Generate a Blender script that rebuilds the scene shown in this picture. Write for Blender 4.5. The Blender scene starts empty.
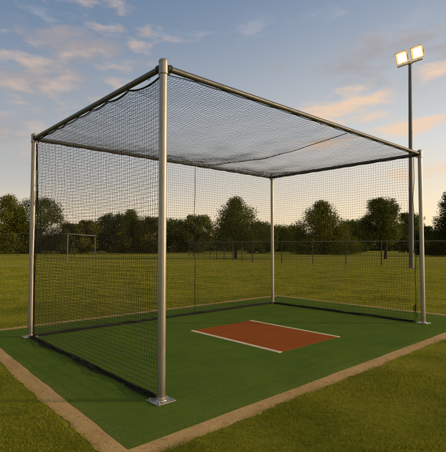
import bpy, math, random
import numpy as np
from mathutils import Vector, Matrix

random.seed(7)
RNG = np.random.default_rng(11)
scene = bpy.context.scene
COL = scene.collection

# ------------------------------------------------------------------ helpers
def lin(c):
    return tuple(((v/255)/12.92 if v/255 <= .04045 else (((v/255)+.055)/1.055)**2.4) for v in c) + (1.0,)

def tag(o, label=None, cat=None, group=None, kind=None):
    if label: o['label'] = label
    if cat: o['category'] = cat
    if group: o['group'] = group
    if kind: o['kind'] = kind
    return o

def empty(name, loc=(0, 0, 0), rz=0.0):
    o = bpy.data.objects.new(name, None)
    o.empty_display_size = .2
    COL.objects.link(o)
    o.location = loc
    o.rotation_euler = (0, 0, rz)
    return o

def np_mesh(name, V, loops, starts, totals, smooth=False):
    me = bpy.data.meshes.new(name)
    me.vertices.add(len(V)); me.loops.add(len(loops)); me.polygons.add(len(starts))
    me.vertices.foreach_set('co', np.asarray(V, dtype=np.float32).ravel())
    me.loops.foreach_set('vertex_index', np.asarray(loops, dtype=np.int32))
    me.polygons.foreach_set('loop_start', np.asarray(starts, dtype=np.int32))
    me.polygons.foreach_set('loop_total', np.asarray(totals, dtype=np.int32))
    if smooth:
        me.polygons.foreach_set('use_smooth', np.ones(len(starts), dtype=bool))
    me.update(calc_edges=True)
    me.validate()
    return me

def quads_mesh(name, V, Q, smooth=False):
    Q = np.asarray(Q, dtype=np.int32)
    n = len(Q)
    return np_mesh(name, V, Q.ravel(), np.arange(n)*4, np.full(n, 4), smooth)

def link(name, me, mat, parent=None):
    o = bpy.data.objects.new(name, me)
    COL.objects.link(o)
    if mat: me.materials.append(mat)
    if parent: o.parent = parent
    return o

class MB:
    """collects shapes into one mesh"""
    def __init__(s): s.v = []; s.f = []; s.sm = []
    def add(s, v, f, smooth=False):
        b = len(s.v); s.v += [tuple(p) for p in v]
        s.f += [tuple(i+b for i in q) for q in f]; s.sm += [smooth]*len(f)
    def tube(s, pts, rad, n=12, cap=True):
        pts = [Vector(p) for p in pts]
        if not hasattr(rad, '__len__'): rad = [rad]*len(pts)
        rings = []; ref = None
        for i, p in enumerate(pts):
            t = (pts[min(i+1, len(pts)-1)] - pts[max(i-1, 0)]).normalized()
            if ref is None:
                ref = Vector((0, 0, 1)) if abs(t.z) < .9 else Vector((1, 0, 0))
            a = (ref - t*ref.dot(t)).normalized(); b = t.cross(a); ref = a
            rings.append([p + (a*math.cos(2*math.pi*k/n) + b*math.sin(2*math.pi*k/n))*rad[i] for k in range(n)])
        v = [q for r in rings for q in r]; f = []
        for i in range(len(rings)-1):
            for k in range(n):
                f.append((i*n+k, i*n+(k+1) % n, (i+1)*n+(k+1) % n, (i+1)*n+k))
        s.add(v, f, n > 4)
        if cap:
            s.add(rings[0], [tuple(reversed(range(n)))]); s.add(rings[-1], [tuple(range(n))])
    def lathe(s, prof, c=(0, 0, 0), n=24):
        v = []; f = []
        for r, z in prof:
            for k in range(n):
                a = 2*math.pi*k/n; v.append((c[0]+r*math.cos(a), c[1]+r*math.sin(a), c[2]+z))
        for i in range(len(prof)-1):
            for k in range(n):
                f.append((i*n+k, i*n+(k+1) % n, (i+1)*n+(k+1) % n, (i+1)*n+k))
        f.append(tuple(reversed(range(n)))); f.append(tuple((len(prof)-1)*n+k for k in range(n)))
        s.add(v, f, False)
    def box(s, c, size, M=None, bev=0.0):
        x, y, z = [d/2 for d in size]
        b = min(bev, x*.9, y*.9, z*.9)
        if b <= 0:
            v = [(sx*x, sy*y, sz*z) for sz in (-1, 1) for sy in (-1, 1) for sx in (-1, 1)]
            f = [(0, 2, 3, 1), (4, 5, 7, 6), (0, 1, 5, 4), (2, 6, 7, 3), (0, 4, 6, 2), (1, 3, 7, 5)]
        else:
            prof = [(x-b, y-b, -z), (x, y, -z+b), (x, y, z-b), (x-b, y-b, z)]
            v = []; f = []
            for (px, py, pz) in prof:
                cx, cy = px-b*.5 if False else px, py
                k = b
                ring = [(cx, -cy+k), (cx, cy-k), (cx-k, cy), (-cx+k, cy), (-cx, cy-k), (-cx, -cy+k), (-cx+k, -cy), (cx-k, -cy)]
                v += [(q[0], q[1], pz) for q in ring]
            for i in range(3):
                for k in range(8):
                    f.append((i*8+k, i*8+(k+1) % 8, (i+1)*8+(k+1) % 8, (i+1)*8+k))
            f.append(tuple(reversed(range(8)))); f.append(tuple(24+k for k in range(8)))
        out = []
        for p in v:
            p = Vector(p)
            if M is not None: p = M @ p
            out.append(p + Vector(c))
        s.add(out, f)
    def build(s, name, mat, parent=None):
        me = bpy.data.meshes.new(name)
        me.from_pydata(s.v, [], s.f)
        me.polygons.foreach_set('use_smooth', s.sm)
        me.update()
        return link(name, me, mat, parent)

# ------------------------------------------------------------------ node helpers
class NT:
    def __init__(s, tree): s.t = tree; s.n = tree.nodes; s.l = tree.links
    def node(s, typ, **kw):
        n = s.n.new(typ)
        for k, v in kw.items():
            if k == 'ins':
                for kk, vv in v.items(): s.put(n.inputs[kk], vv)
            else: setattr(n, k, v)
        return n
    def put(s, sock, v):
        if isinstance(v, bpy.types.NodeSocket): s.l.new(v, sock)
        else: sock.default_value = v
    def math(s, op, a, b=0.0, c=0.0, clamp=False):
        n = s.node('ShaderNodeMath', operation=op, use_clamp=clamp)
        for i, v in enumerate((a, b, c)): s.put(n.inputs[i], v)
        return n.outputs[0]
    def mix(s, fac, a, b, blend='MIX'):
        n = s.node('ShaderNodeMix', data_type='RGBA', blend_type=blend)
        s.put(n.inputs[0], fac); s.put(n.inputs[6], a); s.put(n.inputs[7], b)
        return n.outputs[2]
    def noise(s, vec, scale, detail=4, rough=.55, dist=0.0, out=0):
        n = s.node('ShaderNodeTexNoise')
        if vec is not None: s.put(n.inputs['Vector'], vec)
        n.inputs['Scale'].default_value = scale; n.inputs['Detail'].default_value = detail
        n.inputs['Roughness'].default_value = rough; n.inputs['Distortion'].default_value = dist
        return n.outputs[out]
    def ramp(s, fac, stops, interp='LINEAR'):
        n = s.node('ShaderNodeValToRGB'); s.put(n.inputs[0], fac)
        cr = n.color_ramp; cr.interpolation = interp
        while len(cr.elements) < len(stops): cr.elements.new(.5)
        for e, (p, c) in zip(cr.elements, stops):
            e.position = p; e.color = c if len(c) == 4 else tuple(c)+(1,)
        return n.outputs[0]
    def sstep(s, v, a, b):
        n = s.node('ShaderNodeMapRange', interpolation_type='SMOOTHSTEP')
        s.put(n.inputs[0], v); n.inputs[1].default_value = a; n.inputs[2].default_value = b
        return n.outputs[0]
    def vscale(s, vec, sc):
        n = s.node('ShaderNodeMapping'); s.put(n.inputs[0], vec); n.inputs['Scale'].default_value = sc
        return n.outputs[0]

def material(name):
    m = bpy.data.materials.new(name); m.use_nodes = True
    nt = NT(m.node_tree); b = m.node_tree.nodes['Principled BSDF']
    return m, nt, b

def objco(nt): return nt.node('ShaderNodeTexCoord').outputs['Object']
def worldpos(nt): return nt.node('ShaderNodeNewGeometry').outputs['Position']

def bump(nt, b, h, strength, dist):
    n = nt.node('ShaderNodeBump'); n.inputs['Strength'].default_value = strength
    n.inputs['Distance'].default_value = dist
    nt.put(n.inputs['Height'], h); nt.put(b.inputs['Normal'], n.outputs[0])

# ------------------------------------------------------------------ materials
def m_galv(name, base=(.50, .49, .46), rough=.42, dark=.75):
    m, nt, b = material(name)
    co = objco(nt)
    n1 = nt.noise(co, 55, 3, .6); n2 = nt.noise(nt.vscale(co, (6, 6, .9)), 2.2, 5, .65)
    f = nt.math('MULTIPLY', nt.sstep(n1, .35, .7), .35)
    c = nt.mix(f, base+(1,), tuple(x*dark for x in base)+(1,))
    c = nt.mix(nt.math('MULTIPLY', nt.sstep(n2, .5, .75), .45), c, tuple(x*.6 for x in base)+(1,))
    nt.put(b.inputs['Base Color'], c)
    zz = nt.node('ShaderNodeSeparateXYZ', ins={0: co}).outputs[2]
    low = nt.math('MULTIPLY', nt.sstep(zz, .45, .0), nt.sstep(n2, .42, .62))
    c = nt.mix(nt.math('MULTIPLY', low, .55), c, (.10, .062, .034, 1)); nt.put(b.inputs['Base Color'], c)
    b.inputs['Metallic'].default_value = .8
    r = nt.math('MULTIPLY_ADD', n2, .3, rough-.14)
    nt.put(b.inputs['Roughness'], r)
    bump(nt, b, n1, .12, .002)
    return m
M_GALV = m_galv('galvanised_steel', (.315, .31, .295), .42)
M_BEAM = m_galv('shade_darkened_beam_steel', (.105, .108, .110), .50)  # shaded look of the beams put into a darker base colour
M_PLATE = m_galv('bright_plate_steel', (.50, .48, .43), .40)
M_POLE = m_galv('pole_steel', (.115, .12, .125), .55)

def m_plain(name, col, rough=.8, var=.25, scale=30, spec=.3):
    m, nt, b = material(name)
    n = nt.noise(objco(nt), scale, 4)
    nt.put(b.inputs['Base Color'], nt.mix(n, tuple(c*(1-var) for c in col)+(1,), tuple(c*(1+var) for c in col)+(1,)))
    b.inputs['Roughness'].default_value = rough
    b.inputs['Specular IOR Level'].default_value = spec
    return m
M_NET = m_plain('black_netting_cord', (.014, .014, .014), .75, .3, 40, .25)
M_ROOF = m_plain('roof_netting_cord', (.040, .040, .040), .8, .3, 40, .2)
M_ROPE = m_plain('black_rope', (.012, .012, .012), .8, .3, 90, .2)
M_RUBBER = m_plain('dark_strap', (.03, .03, .03), .6)
M_WHITEPAINT = m_plain('goal_white_paint', (.18, .18, .165), .5, .12, 6)
M_FENCE = m_plain('fence_galvanised', (.032, .031, .028), .7, .2, 3)
M_RAIL = m_plain('fence_rail_steel', (.15, .15, .14), .55, .2, 3)
M_WIRE = m_plain('fence_wire', (.03, .031, .03), .6, .2, 3)
M_BARK = m_plain('bark', (.05, .038, .026), .95, .4, 5, .1)
M_HOUSING = m_plain('lamp_housing', (.55, .42, .24), .5, .15, 10)

def m_emit(name, col, st):
    m = bpy.data.materials.new(name); m.use_nodes = True; nt = NT(m.node_tree); m.node_tree.nodes.clear()
    e = nt.node('ShaderNodeEmission'); e.inputs[0].default_value = col+(1,); e.inputs[1].default_value = st
    o = nt.node('ShaderNodeOutputMaterial'); nt.l.new(e.outputs[0], o.inputs[0])
    return m
M_LAMP = m_emit('lit_lamp_glass', (1.0, .86, .60), 9.0)
M_REFL = m_emit('lit_reflector', (1.0, .60, .20), 1.25)

def m_leaf(name, c_dark, c_light, transl=.25, cl=.55, streak=None):
    m = bpy.data.materials.new(name); m.use_nodes = True; nt = NT(m.node_tree); m.node_tree.nodes.clear()
    pos = worldpos(nt)
    n1 = nt.noise(pos, cl, 3, .6); n2 = nt.noise(pos, 6.0, 2)
    f = nt.math('ADD', nt.math('MULTIPLY', nt.sstep(n1, .35, .65), .7), nt.math('MULTIPLY', n2, .35), clamp=True)
    c = nt.mix(f, c_dark+(1,), c_light+(1,))
    if streak:          # worn, drier bands across the field
        s1 = nt.noise(nt.vscale(pos, (.30, 1, 1)), .16, 5, .62); s2 = nt.noise(nt.vscale(pos, (.6, 1, 1)), 1.1, 4, .6)
        c = nt.mix(nt.math('MULTIPLY', nt.sstep(s1, .50, .68), .55), c, streak+(1,))
        c = nt.mix(nt.math('MULTIPLY', nt.sstep(s2, .54, .72), .45), c, tuple(x*.8 for x in streak)+(1,))
        c = nt.mix(nt.math('MULTIPLY', nt.sstep(s2, .44, .28), .40), c, tuple(x*.7 for x in c_dark)+(1,))
    d = nt.node('ShaderNodeBsdfDiffuse'); nt.put(d.inputs[0], c)
    t = nt.node('ShaderNodeBsdfTranslucent'); nt.put(t.inputs[0], c)
    mx = nt.node('ShaderNodeMixShader'); mx.inputs[0].default_value = transl
    nt.l.new(d.outputs[0], mx.inputs[1]); nt.l.new(t.outputs[0], mx.inputs[2])
    o = nt.node('ShaderNodeOutputMaterial'); nt.l.new(mx.outputs[0], o.inputs[0])
    return m
M_LEAF = m_leaf('olive_leaves', (.050, .068, .014), (.165, .185, .034))
M_LEAF_DK = m_leaf('dark_leaves', (.024, .032, .009), (.070, .080, .018), .15)
M_LEAF_NEAR = m_leaf('loose_leaves', (.050, .068, .014), (.165, .185, .034), .32, 1.1)
M_LEAF_YL = m_leaf('yellowish_leaves', (.058, .070, .012), (.185, .190, .034), .25, .7)
M_LEAF_GR = m_leaf('deep_green_leaves', (.042, .062, .014), (.135, .165, .034), .25, .45)
M_WOOD = m_leaf('shade_toned_woodland_leaves', (.016, .021, .006), (.044, .052, .012), .12, .25)  # darkened leaf colour stands for the shade beneath the trees
M_BLADE = m_leaf('grass_blades', (.138, .176, .016), (.330, .330, .036), .35, .9, (.36, .285, .045))

def make_ground_mat():
    m, nt, b = material('field_grass')
    pos = worldpos(nt)
    big = nt.noise(nt.vscale(pos, (.35, 1, 1)), .10, 4, .6)
    mid = nt.noise(nt.vscale(pos, (.5, 1.2, 1)), .8, 5, .65)
    fine = nt.noise(pos, 16, 6, .75)
    vfine = nt.noise(pos, 90, 3, .7)
    c = nt.mix(nt.sstep(big, .35, .65), (.210, .230, .020, 1), (.320, .300, .032, 1))
    c = nt.mix(nt.math('MULTIPLY', nt.sstep(mid, .42, .72), .6), c, (.32, .245, .045, 1))
    c = nt.mix(nt.math('MULTIPLY', nt.sstep(fine, .45, .7), .55), c, (.115, .122, .009, 1))
    c = nt.mix(nt.math('MULTIPLY', nt.sstep(vfine, .5, .75), .5), c, (.080, .078, .009, 1))
    # position split into axes; the colour does not change with distance
    x, y, z = [nt.node('ShaderNodeSeparateXYZ', ins={0: pos}).outputs[i] for i in range(3)]
    nt.put(b.inputs['Base Color'], c)
    b.inputs['Roughness'].default_value = 1.0
    b.inputs['Specular IOR Level'].default_value = .05
    h = nt.math('ADD', fine, nt.math('MULTIPLY', vfine, .6))
    bump(nt, b, h, .7, .03)
    return m
M_GROUND = make_ground_mat()

def make_turf_mat():
    m, nt, b = material('artificial_turf')
    co = objco(nt)
    sp = nt.noise(co, 170, 3, .8); sp2 = nt.noise(co, 60, 3, .7); lg = nt.noise(co, 1.1, 5, .6)
    st = nt.noise(nt.vscale(co, (.25, 5, 1)), 2.0, 3, .5); sc = nt.noise(co, 3.3, 7, .7, 1.2)
    c = nt.mix(nt.sstep(lg, .3, .7), (.090, .152, .027, 1), (.118, .178, .030, 1))
    c = nt.mix(nt.math('MULTIPLY', nt.sstep(sp, .45, .72), .75), c, (.026, .058, .012, 1))
    c = nt.mix(nt.math('MULTIPLY', nt.sstep(sp2, .55, .75), .5), c, (.140, .220, .048, 1))
    c = nt.mix(nt.math('MULTIPLY', nt.sstep(st, .5, .7), .20), c, (.036, .084, .012, 1))
    # scuffed, faded fibres and a seam every 1.83 m
    c = nt.mix(nt.math('MULTIPLY', nt.sstep(sc, .60, .78), .30), c, (.120, .165, .030, 1))
    sep = nt.node('ShaderNodeSeparateXYZ', ins={0: co}); x, y = sep.outputs[0], sep.outputs[1]
    sm = nt.math('ABSOLUTE', nt.math('SUBTRACT', nt.math('FRACT', nt.math('DIVIDE', nt.math('ADD', y, nt.math('MULTIPLY', sc, .012)), 1.83)), .62))
    c = nt.mix(nt.math('MULTIPLY', nt.sstep(sm, .004, .0015), .35), c, (.020, .052, .005, 1))
    # sand trodden in along the rim
    ex = nt.math('MINIMUM', nt.math('ADD', x, .76), nt.math('SUBTRACT', 8.02, x))
    ey = nt.math('MINIMUM', nt.math('ADD', y, .70), nt.math('SUBTRACT', 5.18, y))
    e = nt.math('MINIMUM', ex, ey)
    g = nt.math('MULTIPLY', nt.sstep(e, .24, 0), nt.sstep(nt.noise(co, 48, 6, .85), .50, .68))
    c = nt.mix(nt.math('MULTIPLY', g, .75), c, (.34, .24, .11, 1))
    nt.put(b.inputs['Base Color'], c)
    b.inputs['Roughness'].default_value = 1.0; b.inputs['Specular IOR Level'].default_value = .0
    bump(nt, b, nt.math('ADD', sp, sp2), .8, .006)
    return m
M_TURF = make_turf_mat()

def make_gran(name, c1, c2, c3, s=90, bs=.6, bd=.006, s2=1.6):
    m, nt, b = material(name)
    co = objco(nt)
    g = nt.noise(co, s, 3, .8); g2 = nt.noise(co, s*.35, 4, .7); l = nt.noise(co, s2, 5, .65)
    c = nt.mix(nt.sstep(l, .35, .68), c1+(1,), c2+(1,))
    c = nt.mix(nt.math('MULTIPLY', nt.sstep(g, .46, .72), .8), c, c3+(1,))
    c = nt.mix(nt.math('MULTIPLY', nt.sstep(g2, .55, .75), .45), c, tuple(x*1.5 for x in c2)+(1,))
    nt.put(b.inputs['Base Color'], c)
    b.inputs['Roughness'].default_value = .97; b.inputs['Specular IOR Level'].default_value = .08
    bump(nt, b, nt.math('ADD', g, g2), bs, bd)
    return m
M_DIRT = make_gran('sandy_dirt', (.46, .300, .120), (.56, .385, .170), (.23, .135, .050))
M_CLAY = make_gran('red_clay_mat', (.29, .076, .011), (.33, .088, .013), (.15, .040, .006), 150, .5, .004, 2.2)
M_LINE = make_gran('chalk_line', (.66, .56, .37), (.76, .66, .46), (.46, .34, .18), 120, .4, .003, 6)
M_PEBBLE = m_plain('pebbles', (.30, .21, .12), .9, .5, 4)
M_INFIELD = make_gran('infield_dirt', (.42, .26, .09), (.50, .32, .12), (.30, .22, .05), 6, .3, .01, .5)

# ------------------------------------------------------------------ cage frame of reference (x along the open side, y across)
A = .7356
ORG = Vector((-.6597, 4.5737, 0))
LX, WY, H = 6.637, 4.227, 3.66
MT = .009            # turf thickness
CA, SA = math.cos(A), math.sin(A)
def cw(x, y, z=0): return Vector((ORG.x + x*CA - y*SA, ORG.y + x*SA + y*CA, z))
def cw_inv(X, Y):
    dx, dy = X-ORG.x, Y-ORG.y
    return dx*CA + dy*SA, -dx*SA + dy*CA

# ------------------------------------------------------------------ ground
def ground():
    # one sheet: fine near, reaching the horizon
    xs = np.concatenate([np.linspace(-900, -60, 10), np.linspace(-50, 50, 61), np.linspace(60, 900, 10)])
    ys = np.concatenate([np.linspace(-400, -20, 8), np.linspace(-10, 90, 61), np.linspace(100, 1400, 14)])
    X, Y = np.meshgrid(xs, ys)
    Z = .0*X
    V = np.stack([X.ravel(), Y.ravel(), Z.ravel()], 1)
    nx = len(xs); q = []
    for j in range(len(ys)-1):
        for i in range(nx-1):
            a = j*nx+i; q.append((a, a+1, a+nx+1, a+nx))
    o = link('ground', quads_mesh('ground', V, q), M_GROUND); tag(o, kind='structure')
ground()

MAT = [(-.80, -.72), (8.02, -.66), (8.02, 5.18), (-.57, 5.18)]        # cage coordinates
def offset_quad(q, d):
    out = []
    n = len(q)
    for i in range(n):
        p0, p1, p2 = Vector(q[i-1]), Vector(q[i]), Vector(q[(i+1) % n])
        e1 = (p1-p0).normalized(); e2 = (p2-p1).normalized()
        n1 = Vector((e1.y, -e1.x)); n2 = Vector((e2.y, -e2.x))
        k = 1 + n1.dot(n2)
        out.append(tuple(p1 + (n1+n2)*(d/k)))
    return out

def dirt_border():
    inner = offset_quad(MAT, -.06); outer = offset_quad(MAT, .205)
    V = []; q = []
    rnd = random.Random(3)
    rows = []
    for i in range(4):
        a0, a1 = Vector(inner[i]), Vector(inner[(i+1) % 4]); b0, b1 = Vector(outer[i]), Vector(outer[(i+1) % 4])
        L = (b1-b0).length; N = int(L/.05)
        nrm = Vector(((b1-b0).y, -(b1-b0).x)).normalized()
        for k in range(N):
            t = k/N
            w = .012*math.sin(t*L*2.1+i*2) + .009*math.sin(t*L*5.3+i) + .007*math.sin(t*L*13+2*i) + rnd.uniform(-.012, .012)
            if k == 0: w = 0
            p, r = a0.lerp(a1, t), b0.lerp(b1, t) + nrm*w
            rows.append((p, r))
    for p, r in rows:
        for s in (0, .5, .85, 1):
            c = p.lerp(r, s); w = cw(c.x, c.y, .006 if s < .9 else .004)
            V.append(w)
    n = len(rows)
    for k in range(n):
        for s in range(3):
            a = k*4+s; b = ((k+1) % n)*4+s
            q.append((a, a+1, b+1, b))
    o = link('dirt_border', quads_mesh('dirt_border', [tuple(v) for v in V], q), M_DIRT); tag(o, kind='structure')
    # loose pebbles
    vs = []; fs = []
    V2 = []; Q2 = []
    for _ in range(1300):
        p, r = rows[rnd.randrange(n)]
        s = rnd.uniform(.3, 1.05); c = p.lerp(r, s)
        w = cw(c.x+rnd.uniform(-.02, .02), c.y+rnd.uniform(-.02, .02), .006)
        rr = rnd.choice((.003, .003, .004, .005, .007))*rnd.uniform(.7, 1.3)
        b = len(V2)
        for (x, y, z) in ((1, 0, 0), (0, 1, 0), (-1, 0, 0), (0, -1, 0)):
            V2.append((w.x+x*rr*rnd.uniform(.7, 1.3), w.y+y*rr*rnd.uniform(.7, 1.3), w.z+rr*.1))
        for (x, y) in ((.5, .3), (-.3, .5), (-.5, -.3), (.3, -.5)):
            V2.append((w.x+x*rr, w.y+y*rr, w.z+rr*rnd.uniform(.7, 1.1)))
        for k in range(4):
            Q2.append((b+k, b+(k+1) % 4, b+4+(k+1) % 4, b+4+k))
        Q2.append((b+4, b+5, b+6, b+7))
    o = link('gravel', quads_mesh('gravel', V2, Q2), M_PEBBLE)
    tag(o, 'small loose stones scattered on the sandy dirt border', 'gravel', kind='stuff')
dirt_border()

def infield():
    # bare dirt track on the left side of the field
    rnd = random.Random(5)
    def strip(name, x0, x1, yc, hw, seed):
        V = []; q = []; N = 60
        r = random.Random(seed); ph = [r.uniform(0, 6) for _ in range(4)]
        for i in range(N+1):
            t = i/N; x = x0+(x1-x0)*t
            taper = min(1, 6*t+.05, 3*(1-t)+.02)
            w = hw*taper*(1+.25*math.sin(9*t+ph[0])+.15*math.sin(23*t+ph[1]))
            y = yc + .7*math.sin(3*t+ph[2])
            V += [(x, y-w, .004), (x, y+w*.8, .004)]
        for i in range(N): q.append((2*i, 2*i+2, 2*i+3, 2*i+1))
        o = link(name, quads_mesh(name, V, q), M_INFIELD); tag(o, kind='structure')
    strip('dirt_track', -60, -11.5, 33.6, .95, 1)
infield()

# ------------------------------------------------------------------ turf mat and clay insert
def turf_mat():
    root = None
    V = []; f = []
    NS = 40
    def wav(t, i): return .004*math.sin(t*31+i)+.003*math.sin(t*83+2*i)
    ring = []
    for i in range(4):
        a, b = Vector(MAT[i]), Vector(MAT[(i+1) % 4]); nrm = Vector(((b-a).y, -(b-a).x)).normalized()
        for k in range(NS):
            t = k/NS; c = a.lerp(b, t) + nrm*(wav(t, i) if k else 0); ring.append(c)
    n = len(ring)
    # local coordinates of the cage, object placed with the cage rotation
    for c in ring: V.append((c.x, c.y, .003))
    cen = Vector((3.6, 2.2))
    for c in ring: V.append((c.x, c.y, MT-.003))
    for c in ring:
        d = (cen-c).normalized()*.006; V.append((c.x+d.x, c.y+d.y, MT))
    faces = []
    for r in range(2):
        for k in range(n): faces.append((r*n+k, r*n+(k+1) % n, (r+1)*n+(k+1) % n, (r+1)*n+k))
    faces.append(tuple(2*n+k for k in range(n)))
    me = bpy.data.meshes.new('turf_mat'); me.from_pydata(V, [], faces); me.update()
    o = link('turf_mat', me, M_TURF)
    o.location = ORG; o.rotation_euler = (0, 0, A)
    tag(o, 'green artificial turf mat lying under the netted batting cage', 'turf mat')

    e = empty('clay_mat', cw(3.315, 1.57, MT), A)
    tag(e, 'brick red clay rectangle with white end lines in the middle of green turf', 'clay mat')
    b = MB(); hx, hy = .79, 1.105
    b.box((0, 0, .0025), (2*hx, 2*hy, .005), bev=.002)
    b.build('clay_surface', M_CLAY, e)
    for sx in (-1, 1):
        b = MB(); N = 40; w = .04
        vs = []; fs = []; r = random.Random(8+sx)
        for i in range(N+1):
            y = -hy-.01+(2*hy+.02)*i/N
            for (dx, z) in ((-w, .0), (-w+.006, .008), (w-.006, .008), (w, .0)):
                vs.append((sx*(hx+.02)+dx+r.uniform(-.0025, .0025), y, z))
        for i in range(N):
            for k in range(3): fs.append((i*4+k, i*4+k+1, (i+1)*4+k+1, (i+1)*4+k))
        fs.append((0, 1, 2, 3)); fs.append(tuple(N*4+k for k in (3, 2, 1, 0)))
        b.add(vs, fs); b.build('white_line', M_LINE, e)
turf_mat()

# ------------------------------------------------------------------ cage frame
PR, BR = .044, .034
def frame():
    root = empty('batting_cage_frame', cw(0, 0, 0), A)
    tag(root, 'galvanised steel pipe frame with four posts and four top beams on green turf', 'cage frame')
    zb = H - .02
    for (x, y) in ((0, 0), (0, WY), (LX, WY), (LX, 0)):
        b = MB(); b.tube([(x, y, MT+.006), (x, y, 1.2), (x, y, 2.4), (x, y, H+.02)], PR, 28)
        post = b.build('post', M_GALV, root)
        b = MB()     # plate: rounded square, folded edge, four anchor bolts with washers
        b.box((x, y, MT+.006), (.235, .235, .012), bev=.02)
        b.lathe([(PR+.022, .011), (PR+.018, .020), (PR+.004, .026), (PR+.002, .05)], (x, y, MT), 24)
        for sx in (-1, 1):
            for sy in (-1, 1):
                g = MB(); g.lathe([(.017, .0125), (.017, .015), (.010, .0152), (.010, .024), (.006, .030)], (x+sx*.085, y+sy*.085, MT), 12)
                g.build('bolt', M_PLATE, post)
        b.build('base_plate', M_PLATE, post)
        b = MB(); r = PR+.007
        b.lathe([(r-.003, H-.105), (r, H-.100), (r+.003, H-.098), (r+.003, H-.088), (r, H-.086), (r, H+.032),
                 (r+.003, H+.034), (r+.003, H+.044), (r, H+.046), (r-.004, H+.060), (r-.02, H+.070), (.004, H+.074)], (x, y, 0), 28)
        b.build('collar', M_GALV, post)
    def beam(p, q, hooks):
        p, q = Vector(p), Vector(q); d = (q-p).normalized()
        a, c = p+d*(PR+.004), q-d*(PR+.004)
        b = MB(); N = 8
        b.tube([a.lerp(c, i/N) for i in range(N+1)], BR, 24)
        bm = b.build('beam', M_BEAM, root)
        for (s, dd) in ((a, d), (c, -d)):
            b = MB()
            b.tube([s-dd*.002, s+dd*.05, s+dd*.052], [BR+.008, BR+.008, BR+.002], 24)
            b.tube([s+dd*.034, s+dd*.046], BR+.013, 24)
            b.box(s+dd*.03+Vector((0, 0, -BR-.022)), (.016, .016, .04))
            b.build('clamp', M_RUBBER, bm)
        for t in hooks:
            b = MB()
            s = a.lerp(c, t)
            # little ring hanging under the beam
            pts = [s + d*(.014*math.sin(k/12*2*math.pi)) + Vector((0, 0, -BR-.013+.014*math.cos(k/12*2*math.pi))) for k in range(13)]
            b.tube(pts, .0035, 6, False)
            b.build('eye_hook', M_RUBBER, bm)
    beam((0, 0, zb), (0, WY, zb), [.06, .44])
    beam((0, 0, zb), (LX, 0, zb), [.45])
    beam((LX, 0, zb), (LX, WY, zb), [])
    beam((0, WY, zb), (LX, WY, zb), [])
frame()

# ------------------------------------------------------------------ the net
CELL = .058
NR = .0018
def strands(P, nrm, NR=NR):
    """P: (S, K, 3) polylines; returns verts, quads of three-sided cords thicker at the knots"""
    S, K, _ = P.shape
    Q = np.empty((S, 2*K-1, 3)); Q[:, 0::2] = P; Q[:, 1::2] = (P[:, 1:]+P[:, :-1])/2
    R = np.full(2*K-1, NR); R[0::2] = NR*1.6
    T = np.gradient(Q, axis=1); T /= np.linalg.norm(T, axis=2, keepdims=True)+1e-9
    n = np.broadcast_to(np.asarray(nrm, float), T.shape)
    Bv = np.cross(T, n); Bv /= np.linalg.norm(Bv, axis=2, keepdims=True)+1e-9
    Nv = np.cross(Bv, T)
    rings = []
    for k in range(3):
        a = 2*math.pi*k/3
        rings.append(Q + (Nv*math.cos(a)+Bv*math.sin(a))*R[None, :, None])
    V = np.stack(rings, 2)                         # S, M, 3, 3
    M = 2*K-1
    idx = np.arange(S*M*3).reshape(S, M, 3)
    q = []
    for k in range(3):
        k2 = (k+1) % 3
        q.append(np.stack([idx[:, :-1, k], idx[:, :-1, k2], idx[:, 1:, k2], idx[:, 1:, k]], -1).reshape(-1, 4))
    return V.reshape(-1, 3), np.concatenate(q)

def net_mesh(name, G, nrm, mat, parent, r=NR):
    """G: (nu, nv, 3) node positions"""
    v1, q1 = strands(G, nrm, r); v2, q2 = strands(np.swapaxes(G, 0, 1), nrm, r)
    return link(name, quads_mesh(name, np.concatenate([v1, v2]), np.concatenate([q1, q2+len(v1)]), True), mat, parent)

def smooth_noise(U, V, seed, scale, terms=7):
    r = np.random.default_rng(seed); out = 0*U
    for _ in range(terms):
        a = r.uniform(0, 2*math.pi); f = r.uniform(.5, 1.6)/scale; ph = r.uniform(0, 6.28)
        out = out + np.sin(2*math.pi*f*(U*math.cos(a)+V*math.sin(a))+ph)
    return out/terms**.5

def rope(name, pts, r, parent, mat=None, n=7):
    b = MB(); b.tube(pts, r, n); return b.build(name, mat or M_ROPE, parent)

ZT = H-.02-BR-.003
TIES = [0.03, .79, 1.37, 1.85, 2.30, 2.80, 3.15, 3.65, 4.20]
DEP = [.060, .034, .024, .022, .018, .014, .010, .008]
def gap_nl(y):
    y = np.asarray(y, float); g = 0*y
    for a, b, d in zip(TIES[:-1], TIES[1:], DEP):
        t = (y-a)/(b-a); m = (t >= 0) & (t <= 1)
        g = np.where(m, d*4*t*(1-t), g)
    return g + .022*np.clip(1-y/.8, 0, 1)
def scal(u, n, L, d):
    t = (u/L*n) % 1.0
    return d*4*t*(1-t)
SEAM = 3.82
def roof_z(x, y):
    x = np.asarray(x, float); y = np.asarray(y, float)
    ex = np.clip(x/LX, 0, 1); ey = np.clip(y/WY, 0, 1)
    # two bellies either side of the seam rope
    t1 = np.clip(x/SEAM, 0, 1); t2 = np.clip((x-SEAM)/(LX-SEAM), 0, 1)
    belly = np.where(x < SEAM, 4*t1*(1-t1), 4*t2*(1-t2)*.9)
    sag = (.10*belly + .13*np.sin(math.pi*ex)**.7) * np.sin(math.pi*ey)**1.25
    z = ZT - sag + .014*smooth_noise(x, y, 5, 1.0)*np.sin(math.pi*ex)*np.sin(math.pi*ey)
    z = z + .022*np.exp(-y/.07)*np.clip(x/.3, 0, 1) - gap_nl(y)*np.exp(-x/.35) - scal(x, 14, LX, .012)*np.exp(-y/.2)
    return z

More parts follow.
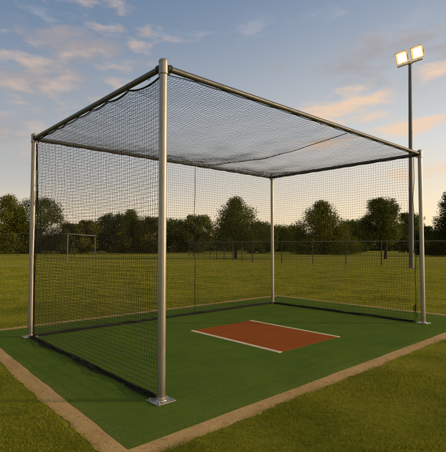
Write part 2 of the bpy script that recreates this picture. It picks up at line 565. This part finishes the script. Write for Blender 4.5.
def net():
    root = empty('cage_net', cw(0, 0, 0), A)
    tag(root, 'black knotted netting hung as roof and three walls inside the steel frame', 'net')
    jit = lambda s, a: RNG.normal(0, a, s)
    # --- left wall (nearest the camera, x = 0)
    nu, nv = int((WY-.17)/.050), int(ZT/.050)
    u = np.linspace(.085, WY-.085, nu); v = np.linspace(0, 1, nv)
    U, W = np.meshgrid(u, v, indexing='ij')
    top = ZT - gap_nl(U)
    Z = MT+.006 + (ZT-MT-.006)*W - gap_nl(U)*W**7
    bil = np.sin(math.pi*np.clip(U/WY, 0, 1))*np.sin(math.pi*W)
    X = .02 + .05*bil + .004*smooth_noise(U, Z, 1, 1.7) - .05*np.clip(1-W/.09, 0, 1)
    Z = Z + .002*smooth_noise(U, Z, 2, 1.4)*np.sin(math.pi*W) - .05*np.sin(math.pi*U/WY)*np.sin(math.pi*W)
    Y = U + .004*smooth_noise(U, Z, 3, 1.4)
    G = np.stack([X, Y, Z], -1) + jit(X.shape+(3,), .0022)
    pn = net_mesh('side_panel', G, (1, 0, 0), M_NET, root, .0015)
    tag(pn, 'net wall on the near left side between two posts')
    rope('edge_rope', [(.018, y, float(ZT-gap_nl(y))+.004) for y in np.linspace(.06, WY-.06, 90)], .0075, pn)
    for yy in (.075, WY-.08):
        r = random.Random(int(yy*10))
        for k in range(2 if yy < 1 else 5):
            ph = r.uniform(0, 6)
            rope('edge_rope', [(.02+.012*math.sin(z*2.3+ph)+r.uniform(-.004, .004), yy+(.0 if yy < 1 else -.020*k)+.012*math.sin(z*3+ph), z) for z in np.linspace(MT, ZT-.08, 40)], .005, pn, n=5)
    # gathered foot of the net lying on the turf
    def bunch(parent, P, Qp, n, spread, r0, seed, out):
        P, Qp = Vector(P), Vector(Qp); d = (Qp-P); L = d.length; d.normalize(); s = Vector(out)
        r = random.Random(seed)
        for k in range(n):
            b = MB()
            ph, f1, f2 = r.uniform(0, 6), r.uniform(2, 4), r.uniform(6, 11)
            off = r.uniform(-.3, 1)*spread; zz = r.uniform(.0, .016)
            pts = []
            M = int(L/.05)
            for i in range(M+1):
                t = i/M*L
                w = off + spread*.32*math.sin(f1*t+ph)+spread*.16*math.sin(f2*t+2*ph)
                z = MT + r0 + max(0, zz+.010*math.sin(f1*1.7*t+ph)) + r.uniform(0, .003)
                pts.append(P + d*t + s*w + Vector((0, 0, z)))
            b.tube(pts, r0*r.uniform(.7, 1.25), 6)
            b.build('bottom_rope', M_ROPE, parent)
    bunch(pn, (.0, .09, 0), (.0, WY-.06, 0), 5, .040, .0070, 4, (-1, 0, 0))
    # loose folded skirt of netting over the gathered rope
    nu2 = int((WY-.2)/.04); us = np.linspace(.1, WY-.09, nu2); vs = np.linspace(0, 1, 8)
    U, W = np.meshgrid(us, vs, indexing='ij')
    X = -.085*np.sin(W*math.pi*.9)*(.7+.3*np.sin(U*4+1)) + .02*smooth_noise(U, W, 21, .5)
    Z = MT+.005+.035*(1-W)**1.5*(.8+.3*np.sin(U*6)) + .008*np.abs(smooth_noise(U, W, 22, .4))
    G = np.stack([X, U+.02*smooth_noise(U, W, 23, .4), Z], -1)
    net_mesh('net_skirt', G, (0, 0, 1), M_NET, pn)

    # --- long back wall (y = WY)
    v = np.linspace(0, 1, int(ZT/CELL))
    nu = int((LX-.17)/CELL)
    u = np.linspace(.085, LX-.085, nu)
    U, W = np.meshgrid(u, v, indexing='ij')
    Z = MT+.006+(ZT-MT-.006-scal(U, 14, LX, .012))*W
    Y = WY-.02-.05*np.sin(math.pi*U/LX)*np.sin(math.pi*W)+.012*smooth_noise(U, Z, 6, 1.2)
    Z = Z + .008*smooth_noise(U, Z, 7, .8)*np.sin(math.pi*W)
    G = np.stack([U+.010*smooth_noise(U, Z, 8, .9), Y, Z], -1) + jit(U.shape+(3,), .0022)
    pn = net_mesh('side_panel', G, (0, 1, 0), M_NET, root)
    tag(pn, 'long net wall on the far left side with a vertical seam rope')
    rope('seam_rope', [(3.76+.012*math.sin(z*2.1)+.006*math.sin(z*7), WY-.035, z) for z in np.linspace(MT, ZT, 50)], .007, pn)
    rope('edge_rope', [(x, WY-.018, ZT+.002-float(scal(x, 14, LX, .012))) for x in np.linspace(.06, LX-.06, 100)], .0065, pn)
    bunch(pn, (.07, WY-.02, 0), (LX-.06, WY-.02, 0), 7, .05, .011, 9, (0, -1, 0))

    # --- right wall (x = LX), stopping short of the right post
    nu = int((WY-.34)/CELL)
    u = np.linspace(.24, WY-.085, nu)
    U, W = np.meshgrid(u, v, indexing='ij')
    Z = MT+.006+(ZT-MT-.006-scal(U, 9, WY, .012))*W
    X = LX-.02-.05*np.sin(math.pi*U/WY)*np.sin(math.pi*W)+.012*smooth_noise(U, Z, 10, 1.2)
    free = np.clip(1-(U-.24)/.5, 0, 1)
    Y = U + free*(.03*np.sin(Z*2.2)+.015*np.sin(Z*5.1))+.008*smooth_noise(U, Z, 12, .9)
    G = np.stack([X, Y, Z+.008*smooth_noise(U, Z, 11, .8)*np.sin(math.pi*W)], -1) + jit(U.shape+(3,), .0022)
    pn = net_mesh('side_panel', G, (1, 0, 0), M_NET, root)
    tag(pn, 'net wall on the far right side ending short of its post')
    rope('edge_rope', [(LX-.018, y, ZT+.002-float(scal(y, 9, WY, .012))) for y in np.linspace(.06, WY-.06, 70)], .0065, pn)
    bunch(pn, (LX-.02, .16, 0), (LX-.02, WY-.06, 0), 7, .05, .011, 13, (-1, 0, 0))
    pts = [(LX-.02+.01*math.sin(z*4), .135+.012*math.sin(z*3.1)+.008*math.sin(z*7.7), z) for z in np.linspace(.25, ZT, 60)]
    rope('hanging_rope', pts, .007, pn)
    r = random.Random(6)
    for k in range(3):
        b = MB()
        c = Vector((LX-.02, .15+r.uniform(-.03, .04), MT+.16+r.uniform(-.05, .14))); a = r.uniform(0, 3.1); ry, rz = r.uniform(.015, .035), r.uniform(.08, .2)
        rz = min(rz, c.z-MT-.008)
        pts = [c+Vector((math.cos(a)*ry*math.cos(t)*.6, ry*math.cos(t), rz*math.sin(t))) for t in np.linspace(0, 2*math.pi, 20)]
        b.tube(pts, .005, 6, False)
        b.build('rope_loop', M_ROPE, pn)

    # --- roof
    nu, nv = int((LX-.1)/.046), int((WY-.1)/.046)
    U, W = np.meshgrid(np.linspace(.05, LX-.05, nu), np.linspace(.05, WY-.05, nv), indexing='ij')
    Z = roof_z(U, W)
    G = np.stack([U+.014*smooth_noise(U, W, 14, .8), W+.014*smooth_noise(U, W, 15, .8), Z], -1) + jit(U.shape+(3,), .0018)
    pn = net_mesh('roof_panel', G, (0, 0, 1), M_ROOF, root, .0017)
    tag(pn, 'sagging net roof under the top beams with one cross rope')
    rope('seam_rope', [(SEAM+.02*math.sin(y*1.7), y, float(roof_z(SEAM, y))-.008) for y in np.linspace(.04, WY-.04, 60)], .007, pn)
    rope('edge_rope', [(x, .03, float(roof_z(x, .03))) for x in np.linspace(.05, LX-.05, 140)], .006, pn)
    rope('edge_rope', [(.03, y, float(roof_z(.03, y))) for y in np.linspace(.05, WY-.05, 90)], .006, pn)
    # ties between the roof edge and the beams
    def tie(pts):
        b = MB(); b.tube(pts, .0035, 5); b.build('tie_cord', M_ROPE, pn)
    for x in np.linspace(.3, LX-.3, 13):
        z0 = float(roof_z(x, .03)); tie([(x, .03, z0), (x+.004, .012, z0+.012), (x, .0, ZT+.03)])
    for y in TIES[1:-1]:
        z0 = float(ZT-gap_nl(y)); tie([(.018, y, z0), (.01, y+.004, z0+.012), (0, y, ZT+.03)])
net()

# ------------------------------------------------------------------ field furniture
def light_pole():
    bx, by, ht = 13.36, 29.92, 14.88
    root = empty('floodlight_pole', (bx, by, 0)); root.rotation_euler = (0, math.radians(.75), 0)
    tag(root, 'tall steel pole with two lit floodlights behind the right side of the cage', 'light pole')
    b = MB(); b.tube([(0, 0, 0), (0, 0, 4), (0, 0, 8), (0, 0, 12), (0, 0, ht)], [.165, .155, .14, .125, .11], 24)
    p = b.build('pole', M_POLE, root)
    b = MB(); b.box((0, 0, .02), (.55, .55, .04), bev=.03); b.lathe([(.24, .04), (.18, .10), (.168, .16)], (0, 0, 0), 20)
    b.build('base_plate', M_POLE, p)
    b = MB(); b.box((.10, -.135, 1.2), (.10, .03, .26), bev=.01); b.build('hand_hole_cover', M_POLE, p)
    arm = Vector((.75, -.95, 0)).normalized(); face = Vector((-.95, -.75, 0)).normalized()
    b = MB(); b.tube([arm*-.95+Vector((0, 0, ht-.03)), arm*.95+Vector((0, 0, ht-.03))], .06, 12)
    b.box((0, 0, ht-.03), (.3, .3, .2), bev=.03)
    b.build('crossarm', M_HOUSING, root)
    tilt = math.radians(20)
    fwd = (face*math.cos(tilt)+Vector((0, 0, -1))*math.sin(tilt)).normalized(); up = fwd.cross(arm).normalized()
    if up.z < 0: up = -up
    Mx = Matrix((arm, -fwd, up)).transposed()
    for s in (-1, 1):
        c = arm*(.58*s)+Vector((0, 0, ht+.55))
        b = MB(); w, h, d = .86, .84, .30
        # tapered body: open front frame, narrower back
        fr = [(-w/2, -d/2, -h/2), (w/2, -d/2, -h/2), (w/2, -d/2, h/2), (-w/2, -d/2, h/2)]
        inn = [(x*.95, -d/2, z*.95) for x, y, z in fr]
        deep = [(x*.76, -d/2+.14, z*.76) for x, y, z in fr]
        back = [(x*.62, d/2, z*.62) for x, y, z in fr]
        mid = [(x*.99, -d/2+.12, z*.99) for x, y, z in fr]
        vs = [Mx @ Vector(q) + c for q in fr+inn+deep+mid+back]
        fs = []
        for k in range(4):
            k2 = (k+1) % 4
            fs += [(k, k2, 4+k2, 4+k), (4+k, 4+k2, 8+k2, 8+k), (k2, k, 12+k, 12+k2), (12+k2, 12+k, 16+k, 16+k2)]
        fs += [(16, 17, 18, 19), (8, 9, 10, 11)]
        b.add(vs, fs)
        for k in range(5):      # cooling fins on the back
            b.box(c + Mx @ Vector((-.22+.11*k, d/2+.04, 0)), (.012, .10, .5), M=Mx)
        head = b.build('lamp_head', M_HOUSING, root)
        b = MB()
        g = [(x*.70, -d/2+.10, z*.70) for x, y, z in fr]; g2 = [(x*.93, -d/2+.02, z*.93) for x, y, z in fr]
        b.add([Mx @ Vector(q) + c for q in g], [(0, 1, 2, 3)])
        b.build('lens', M_LAMP, head)
        b = MB()
        b.add([Mx @ Vector(q) + c for q in g2+g], [(k, (k+1) % 4, 4+(k+1) % 4, 4+k) for k in range(4)])
        b.build('reflector', M_REFL, head)
        b = MB()                # visor lip and yoke
        b.box(c + Mx @ Vector((0, -d/2-.05, h/2+.008)), (w, .14, .012), M=Mx)
        b.build('visor', M_HOUSING, head)
        for q in (-1, 1):
            b = MB()
            b.box(c + Mx @ Vector((q*(w/2+.012), -.02, -.05)), (.025, .07, .30), M=Mx)
            b.build('bracket', M_HOUSING, head)
        b = MB()
        b.tube([c+Mx @ Vector((0, 0, -h/2+.02)), arm*(.60*s)+Vector((0, 0, ht-.03))], .04, 8)
        b.build('bracket', M_HOUSING, head)
light_pole()

def goal():
    root = empty('soccer_goal', (-14.8, 40.1, 0))
    tag(root, 'white soccer goal frame seen almost edge on through the left net wall', 'soccer goal')
    hgt, w, r = 2.72, 8.6, .042
    for y in (0, w):
        b = MB(); b.tube([(0, y, 0), (0, y, hgt-.001)], r, 12); b.build('post', M_WHITEPAINT, root)
    b = MB(); b.tube([(0, -r*.99, hgt), (0, w+r*.99, hgt)], r*1.02, 12); b.build('crossbar', M_WHITEPAINT, root)
goal()

def fence(pts, h, spacing, label, cat='fence', wires=.16, band=True):
    root = empty('chain_link_fence', (pts[0][0], pts[0][1], 0)); O = Vector((pts[0][0], pts[0][1], 0))
    tag(root, label, cat)
    rail = MB(); wire = MB()
    for i in range(len(pts)-1):
        a, c = Vector(pts[i]+(0,))-O, Vector(pts[i+1]+(0,))-O; L = (c-a).length; d = (c-a)/L
        n = max(1, round(L/spacing))
        for k in range(n+1 if i == len(pts)-2 else n):
            p = a.lerp(c, k/n); r = .05 if k == 0 else .038
            b = MB(); b.tube([p, p+Vector((0, 0, h+.03))], r, 8)
            b.lathe([(r+.008, h+.03), (r+.006, h+.06), (.006, h+.085)], p, 8)
            b.build('fence_post', M_FENCE, root)
        up = Vector((0, 0, h))
        rail.tube([a+up, c+up], .026, 8)
        wire.tube([a+Vector((0, 0, .08)), c+Vector((0, 0, .08))], .004, 3)
        nrm = Vector((-d.y, d.x, 0))*.03
        m = int((L+h)/wires)
        for k in range(m):
            for sgn in (1, -1):
                s0 = k*wires-(h-.1); s1 = s0+(h-.1)
                z0, z1 = .06, h-.03
                lo, hi = max(0, s0), min(L, s1)
                if hi-lo < .05: continue
                f = lambda s: z0+(z1-z0)*(s-s0)/(s1-s0)
                za, zb = f(lo), f(hi)
                if sgn < 0: za, zb = z0+z1-za, z0+z1-zb
                wire.tube([a+d*lo+nrm+Vector((0, 0, za)), a+d*hi+nrm+Vector((0, 0, zb))], .0026, 3, False)
    rail.build('top_rail', M_RAIL, root)
    wire.build('wire_mesh', M_WIRE, root)
fence([(-5.2, 64.0), (2.79, 39.83), (13.14, 34.97), (42.0, 21.4)], 1.98, 2.9,
      'low grey chain link fence crossing the grass behind the cage to the right edge')
fence([(-62.0, 61.0), (-21.2, 60.0)], 3.30, 4.2,
      'taller chain link fence in front of the trees behind the white soccer goal', wires=.16)

# ------------------------------------------------------------------ trees
def leaves(C, size, rng, up=.35):
    """leaf quads at centres C, facing mostly random; returns verts and quads"""
    n = len(C)
    N = rng.normal(size=(n, 3)); N[:, 2] += up; N /= np.linalg.norm(N, axis=1, keepdims=True)
    T = np.cross(N, rng.normal(size=(n, 3))); T /= np.linalg.norm(T, axis=1, keepdims=True)+1e-9
    B = np.cross(N, T)
    s = size*rng.uniform(.6, 1.35, (n, 1)); w = s*rng.uniform(.45, .7, (n, 1))
    V = np.stack([C-T*s*.5, C+B*w*.5-T*s*.05, C+T*s*.5, C-B*w*.5+T*s*.05], 1).reshape(-1, 3)
    return V, np.arange(4*n).reshape(n, 4)

def tree(label, px, d, top, hw, seed, form='round', mat=None, nleaf=8000, leaf=.3, base=None, group='trees along the far side of the field', trunk_h=None, lean=0.0):
    rng = np.random.default_rng(seed); rnd = random.Random(seed)
    X = (px-223)/420.6*d; h = (244.9-top)/420.6*d+1.67; R = hw/420.6*d*1.38
    root = empty('leafy_tree', (X, d, 0))
    tag(root, label, 'tree', group)
    cb = trunk_h if trunk_h is not None else h*.03        # crown base
    # envelope radius by relative height in the crown
    def env(t):
        if form == 'round': return math.sqrt(max(0, 1-((t-.42)/.60)**2))
        if form == 'cone': return max(.05, (1-t)**.75*min(1, .55+2.2*t))
        if form == 'oval': return math.sqrt(max(0, 1-((t-.5)/.53)**2))
        return max(.10, (1-t**1.35)**.85*min(1, .8+1.2*t))          # dome
    nl = {'round': 44, 'oval': 42, 'cone': 44, 'dome': 52}[form]
    # trunk and limbs
    nleaf = int(nleaf*2.6); leaf *= .80; b = MB()
    tr = max(.12, h*.022)
    b.tube([(0, 0, -.05), (.03*h*lean, 0, h*.3), (.05*h*lean, .02*h, h*.6), (.04*h*lean, 0, h*.88)], [tr*1.25, tr*.9, tr*.5, tr*.12], 9)
    clumps = []
    lobes = [(rnd.uniform(0, 6.28), rnd.uniform(.75, 1.15)) for _ in range(5)]
    for i in range(nl):
        t = min(.97, max(.03, (i+rnd.uniform(0, 1))/nl))
        az = i*2.399963+rnd.uniform(-.5, .5)
        k = 1
        for (la, ls) in lobes: k *= 1+(ls-1)*max(0, math.cos(az-la))
        rr = R*env(t)*min(1.15, k)*rnd.uniform(.66, 1.08)
        cr = R*rnd.uniform(.24, .40)*(.55+.5*env(t))
        rr = max(0, rr-cr*.35)
        if i % 6 == 0: rr *= rnd.uniform(.1, .5)
        z = cb+(h-cb)*t
        z = min(z, h-cr*.8)
        c = Vector((rr*math.cos(az), rr*math.sin(az), z)); clumps.append((c, cr))
        s = Vector((.03*h*lean, 0, max(cb*.7, z-rr*.7-.05*h)))
        if rnd.random() < .75:
            m = s.lerp(c, .5)+Vector((0, 0, .06*rr))
            b.tube([s, m, c], [tr*.34, tr*.22, tr*.06], 5, False)
    b.build('trunk', M_BARK, root)
    w = np.array([c[1]**2*(.35+min(1.0, math.hypot(c[0].x, c[0].y)/R)) for c in clumps]); w /= w.sum()
    pick = rng.choice(len(clumps), nleaf, p=w)
    Cc = np.array([tuple(c[0]) for c in clumps])[pick]; Cr = np.array([c[1] for c in clumps])[pick]
    D = rng.normal(size=(nleaf, 3)); D /= np.linalg.norm(D, axis=1, keepdims=True)
    rad = rng.uniform(0, 1, nleaf)**.45*(1+.13*rng.normal(size=nleaf))
    C = Cc+D*(Cr*rad)[:, None]*np.array([1, 1, .8])
    C[:, 2] = np.maximum(C[:, 2], cb*.55)
    V, Q = leaves(C, leaf, rng)
    link('crown', quads_mesh('crown', V, Q), mat or (M_LEAF, M_LEAF_YL, M_LEAF_GR)[seed % 3], root)

T = tree
T('broad leafy tree rising over the taller fence, well clear of the cage', 8, 80, 194, 25, 1, 'dome', nleaf=13000, leaf=.32)
T('bushy tree directly behind the left rear cage post', 40, 84, 197, 21, 2, 'round', nleaf=11000, leaf=.32)
T('small low round tree behind the white soccer goal', 71, 80, 223, 11, 3, 'round', nleaf=5000, leaf=.36)
T('short tree just right of the white soccer goal', 87, 82, 220, 9, 4, 'oval', nleaf=5000, leaf=.36)
T('rounded tree right of the goal, left half of a joined pair', 114, 92, 213, 15, 5, 'round', nleaf=10000, leaf=.34)
T('taller tree with a pointed top left of the nearest cage post', 131, 88, 209, 18, 6, 'dome', nleaf=10000, leaf=.33)
T('lower tree whose right side is hidden by the nearest cage post', 151, 86, 216, 13, 7, 'round', nleaf=7000, leaf=.34)
T('wide low tree just right of the nearest cage post', 176, 94, 218, 18, 8, 'round', nleaf=8000, leaf=.34)
T('tree directly behind the vertical seam rope of the back net', 198, 92, 214, 13, 9, 'oval', nleaf=7000, leaf=.34)
T('lone field tree with loose open crown and visible slim trunk inside the grass', 235.5, 51.8, 196, 25, 10, 'dome', M_LEAF_NEAR, 11000, .22, trunk_h=1.55)
T('low tree peeking out left of the far cage post', 261, 84, 221, 11, 11, 'round', nleaf=6000, leaf=.34)
T('low flat tree just right of the far cage post', 283, 104, 224, 17, 12, 'round', nleaf=7000, leaf=.36)
T('large broad peaked tree behind the right net wall', 322, 76, 199.5, 27, 13, 'dome', nleaf=15000, leaf=.30)
T('lower tree filling the dip right of the large peaked tree', 354, 96, 219, 15, 14, 'round', nleaf=7000, leaf=.34)
T('field tree with clumped crown left of the floodlight pole and a bare trunk', 385, 49.7, 197, 16, 15, 'round', M_LEAF_NEAR, 9500, .22, trunk_h=1.9, lean=.6)
T('tree behind the floodlight pole and the right cage post', 408, 90, 212, 12, 16, 'oval', nleaf=7000, leaf=.34)
T('low tree between the right cage post and the dark tree', 425, 70, 226, 9, 17, 'round', nleaf=6000, leaf=.36)
T('darkest dense tree with ragged crown standing beyond the right cage post', 452, 62, 189, 23, 18, 'dome', M_LEAF_DK, 13000, .26)

def woodland():
    rng = np.random.default_rng(77); n = 95000
    x = rng.uniform(-150, 150, n); y = 118+rng.normal(0, 2.0, n)+.0006*x*x
    ht = 5.5+1.0*np.sin(x*.17+1)+.8*np.sin(x*.41)+.6*np.sin(x*1.01+2)+.4*np.sin(x*2.3)+.25*np.sin(x*4.1)
    z = ht*rng.uniform(0, 1, n)**.95
    V, Q = leaves(np.stack([x, y, z], 1), .62, rng)
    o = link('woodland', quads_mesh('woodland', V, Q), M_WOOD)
    tag(o, 'dark low woodland edge closing off the far side of the field', 'woodland', kind='stuff')
woodland()

# ------------------------------------------------------------------ grass
def grass():
    rng = np.random.default_rng(21)
    n = 520000
    # density falls with the square of the distance from the near corner of the field
    dmin, dmax = 2.6, 75.0
    d = np.exp(rng.uniform(math.log(dmin), math.log(dmax), n))
    d = dmin*(dmax/dmin)**(rng.uniform(0, 1, n)**1.3)
    a = rng.uniform(-.66, .66, n)
    X = d*np.tan(a); Y = d
    cx = (X-ORG.x)*CA+(Y-ORG.y)*SA; cy = -(X-ORG.x)*SA+(Y-ORG.y)*CA
    q = offset_quad(MAT, .20)
    # outside the dirt border, with a ragged edge
    e = .012*np.sin(cx*3.1)+.012*np.sin(cy*4.3)+rng.normal(0, .028, n)
    inside = np.ones(n, bool)
    for i in range(4):
        p0, p1 = q[i], q[(i+1) % 4]; ex, ey = p1[0]-p0[0], p1[1]-p0[1]; L = math.hypot(ex, ey)
        dist = ((cx-p0[0])*ey-(cy-p0[1])*ex)/L          # >0 outside
        inside &= dist < e
    inside |= rng.uniform(0, 1, n) < np.clip((d-22)/50, 0, 1)
    track = (np.abs(Y-33.6) < 1.0) & (X < -11.5)
    X, Y, d = X[~inside & ~track], Y[~inside & ~track], d[~inside & ~track]
    n = len(X)
    k = np.clip(d/4.5, .8, 6)
    tuft = .75+.35*np.sin(X*2.3+1.3*np.sin(Y*1.9))*np.sin(Y*2.9+X)
    h = rng.uniform(.022, .052, n)*tuft*(.85+.15*k)
    w = .0021*k*rng.uniform(.7, 1.3, n)
    az = rng.uniform(0, 2*math.pi, n); ln = rng.uniform(.2, 1.0, n)*h
    la = az+rng.normal(0, .8, n)+1.57
    # combed patches
    la = np.where(rng.uniform(0, 1, n) < .45, 2.2*np.sin(X*.9+.4*Y)+1.4*np.sin(Y*1.2), la)
    sx, sy = np.cos(az)*w, np.sin(az)*w
    lx, ly = np.cos(la)*ln, np.sin(la)*ln
    z0 = np.full(n, -.003)
    P = np.stack([
        np.stack([X-sx, Y-sy, z0], 1), np.stack([X+sx, Y+sy, z0], 1),
        np.stack([X+sx*.8+lx*.35, Y+sy*.8+ly*.35, h*.6], 1), np.stack([X-sx*.8+lx*.35, Y-sy*.8+ly*.35, h*.6], 1),
        np.stack([X+lx, Y+ly, h], 1)], 1).reshape(-1, 3)
    i = np.arange(n)*5
    loops = np.stack([i, i+1, i+2, i+3, i+3, i+2, i+4], 1).ravel()
    st = np.stack([np.arange(n)*7, np.arange(n)*7+4], 1).ravel(); tt = np.tile([4, 3], n)
    o = link('grass', np_mesh('grass', P, loops, st, tt), M_BLADE)
    tag(o, 'short mown grass growing around the dirt border', 'grass', kind='stuff')
grass()

# ------------------------------------------------------------------ sky and sun
SUN_EL, SUN_AZ = math.radians(11), math.radians(90)      # azimuth clockwise from +Y
def world():
    w = bpy.data.worlds.new('World'); scene.world = w; w.use_nodes = True
    w.node_tree.nodes.clear(); nt = NT(w.node_tree)
    dirv = nt.node('ShaderNodeTexCoord').outputs['Generated']
    sep = nt.node('ShaderNodeSeparateXYZ', ins={0: dirv}); x, y, z = sep.outputs
    el = nt.math('MULTIPLY', nt.math('ARCSINE', z), 180/math.pi)            # degrees
    az = nt.math('MULTIPLY', nt.math('ARCTAN2', x, y), 180/math.pi)
    e01 = nt.math('DIVIDE', el, 50.0, clamp=True)
    L = lambda *s: [(p/50, lin(c)) for p, c in s]  # top stop of both ramps, above the view, brightened to light the ground
    left = nt.ramp(e01, L((0, (238, 212, 178)), (4, (218, 202, 180)), (8, (182, 178, 174)), (13, (162, 164, 168)), (20, (138, 148, 162)), (27, (108, 128, 154)), (33, (94, 117, 148)), (48, (150, 146, 140))))
    right = nt.ramp(e01, L((0, (252, 224, 180)), (4, (249, 227, 192)), (8, (234, 220, 200)), (13, (214, 212, 209)), (20, (184, 187, 191)), (27, (154, 164, 179)), (33, (122, 140, 166)), (48, (158, 150, 140))))
    col = nt.mix(nt.sstep(az, -34, 38), left, right)
    # warm glow low round the sun, right of the view, strengthened to light the ground
    glow = nt.math('MULTIPLY', nt.sstep(az, 38, 85), nt.sstep(el, 42, 0))
    col = nt.mix(nt.math('MULTIPLY', glow, .7), col, (2.6, 1.65, .75, 1))
    # clouds: noise on the angles, gathered where banks of cloud stand
    ang = nt.node('ShaderNodeCombineXYZ', ins={0: az, 1: nt.math('MULTIPLY', el, 1.9), 2: 0.0}).outputs[0]
    n_big = nt.noise(ang, .13, 8, .58, .3); n_puff = nt.noise(nt.vscale(ang, (.85, 1.15, 1)), .30, 5, .52, .15)
    n_wisp = nt.noise(nt.vscale(ang, (.70, 1.2, 1)), .22, 6, .56, .5)
    def bank(a0, e0, sa, se, rot=0.0):
        da = nt.math('SUBTRACT', az, a0); de = nt.math('SUBTRACT', el, e0)
        de = nt.math('SUBTRACT', de, nt.math('MULTIPLY', da, rot))
        q = nt.math('ADD', nt.math('POWER', nt.math('ABSOLUTE', nt.math('DIVIDE', da, sa)), 2.0), nt.math('POWER', nt.math('ABSOLUTE', nt.math('DIVIDE', de, se)), 2.0))
        return nt.math('POWER', 2.718, nt.math('MULTIPLY', q, -1.0))
    def add(lst):
        o = lst[0]
        for q in lst[1:]: o = nt.math('MAXIMUM', o, q)
        return o
    def cloud(col, mask, noise, lo, hi, c, amt, pull=.22):
        v = nt.math('ADD', noise, nt.math('MULTIPLY', nt.math('SUBTRACT', mask, .5), pull))
        f = nt.math('MULTIPLY', nt.math('MULTIPLY', nt.sstep(v, lo, hi), amt), nt.sstep(mask, .02, .4))
        return nt.mix(f, col, c)
    # grey-mauve banks low on the left
    greys = add([bank(-30, 13.5, 10, 4.0), bank(-25, 20, 11, 3.4, .1), bank(-20, 24, 8, 2.4), bank(60, 25, 30, 8), bank(-75, 25, 25, 8), bank(22, 23, 12, 3)])
    col = cloud(col, greys, n_big, .44, .74, lin((164, 152, 150)), .85)
    # small sunlit puffs on the left, ragged peach streaks on the right
    puffs = add([bank(-25, 20.5, 10, 4.0), bank(-28, 14, 7, 3.0), bank(-15, 22, 6, 2.6), bank(-12, 26, 6, 2), bank(-20, 29.5, 7, 1.6)])
    col = cloud(col, puffs, n_puff, .47, .78, lin((202, 178, 162)), .72, .14)
    peach = add([bank(17, 17.8, 7.5, 2.5, .20), bank(25, 14.5, 7, 1.2, .15), bank(28, 20.5, 5, 1.0, .1), bank(12, 13.0, 6, 1.0, .1), bank(30, 9.5, 8, 1.2, .1)])
    col = cloud(col, peach, n_wisp, .42, .72, lin((238, 202, 168)), .85, .32)
    wisps = add([bank(-26, 28.5, 10, 2.4), bank(5, 28, 14, 2.2, .1), bank(26, 26, 10, 2.6, .1)])
    col = cloud(col, wisps, n_wisp, .52, .82, lin((178, 176, 182)), .5)
    bg = nt.node('ShaderNodeBackground'); nt.put(bg.inputs[0], col); bg.inputs[1].default_value = 1.0
    sky = nt.node('ShaderNodeTexSky', sky_type='NISHITA')
    sky.sun_disc = False; sky.sun_elevation = SUN_EL; sky.sun_rotation = SUN_AZ
    sky.air_density = 1.2; sky.dust_density = 1.5; sky.ozone_density = 1.5; sky.altitude = 50
    bg2 = nt.node('ShaderNodeBackground'); nt.l.new(sky.outputs[0], bg2.inputs[0]); bg2.inputs[1].default_value = .02
    ad = nt.node('ShaderNodeAddShader'); nt.l.new(bg.outputs[0], ad.inputs[0]); nt.l.new(bg2.outputs[0], ad.inputs[1])
    out = nt.node('ShaderNodeOutputWorld'); nt.l.new(ad.outputs[0], out.inputs[0])
world()

sd = bpy.data.lights.new('sun', 'SUN'); sd.energy = 2.9; sd.angle = math.radians(.6); sd.color = (1.0, .74, .44)
so = bpy.data.objects.new('sun', sd); COL.objects.link(so)
sv = Vector((math.sin(SUN_AZ)*math.cos(SUN_EL), math.cos(SUN_AZ)*math.cos(SUN_EL), math.sin(SUN_EL)))
so.rotation_euler = sv.to_track_quat('Z', 'Y').to_euler(); so.location = (30, 10, 20)

# ------------------------------------------------------------------ camera
cd = bpy.data.cameras.new('camera'); cam = bpy.data.objects.new('camera', cd); COL.objects.link(cam)
cd.sensor_fit = 'HORIZONTAL'; cd.sensor_width = 36.0; cd.lens = 36*420.6/446
cd.clip_start = .1; cd.clip_end = 3000
cam.location = (0, 0, 1.6743); cam.rotation_euler = (math.pi/2+.0448, 0, 0)
scene.camera = cam

scene.view_settings.view_transform = 'Standard'; scene.view_settings.look = 'None'
scene.view_settings.exposure = 0; scene.view_settings.gamma = 1
scene.render.engine = 'CYCLES'
scene.cycles.use_denoising = True
scene.cycles.max_bounces = 6; scene.cycles.transparent_max_bounces = 8
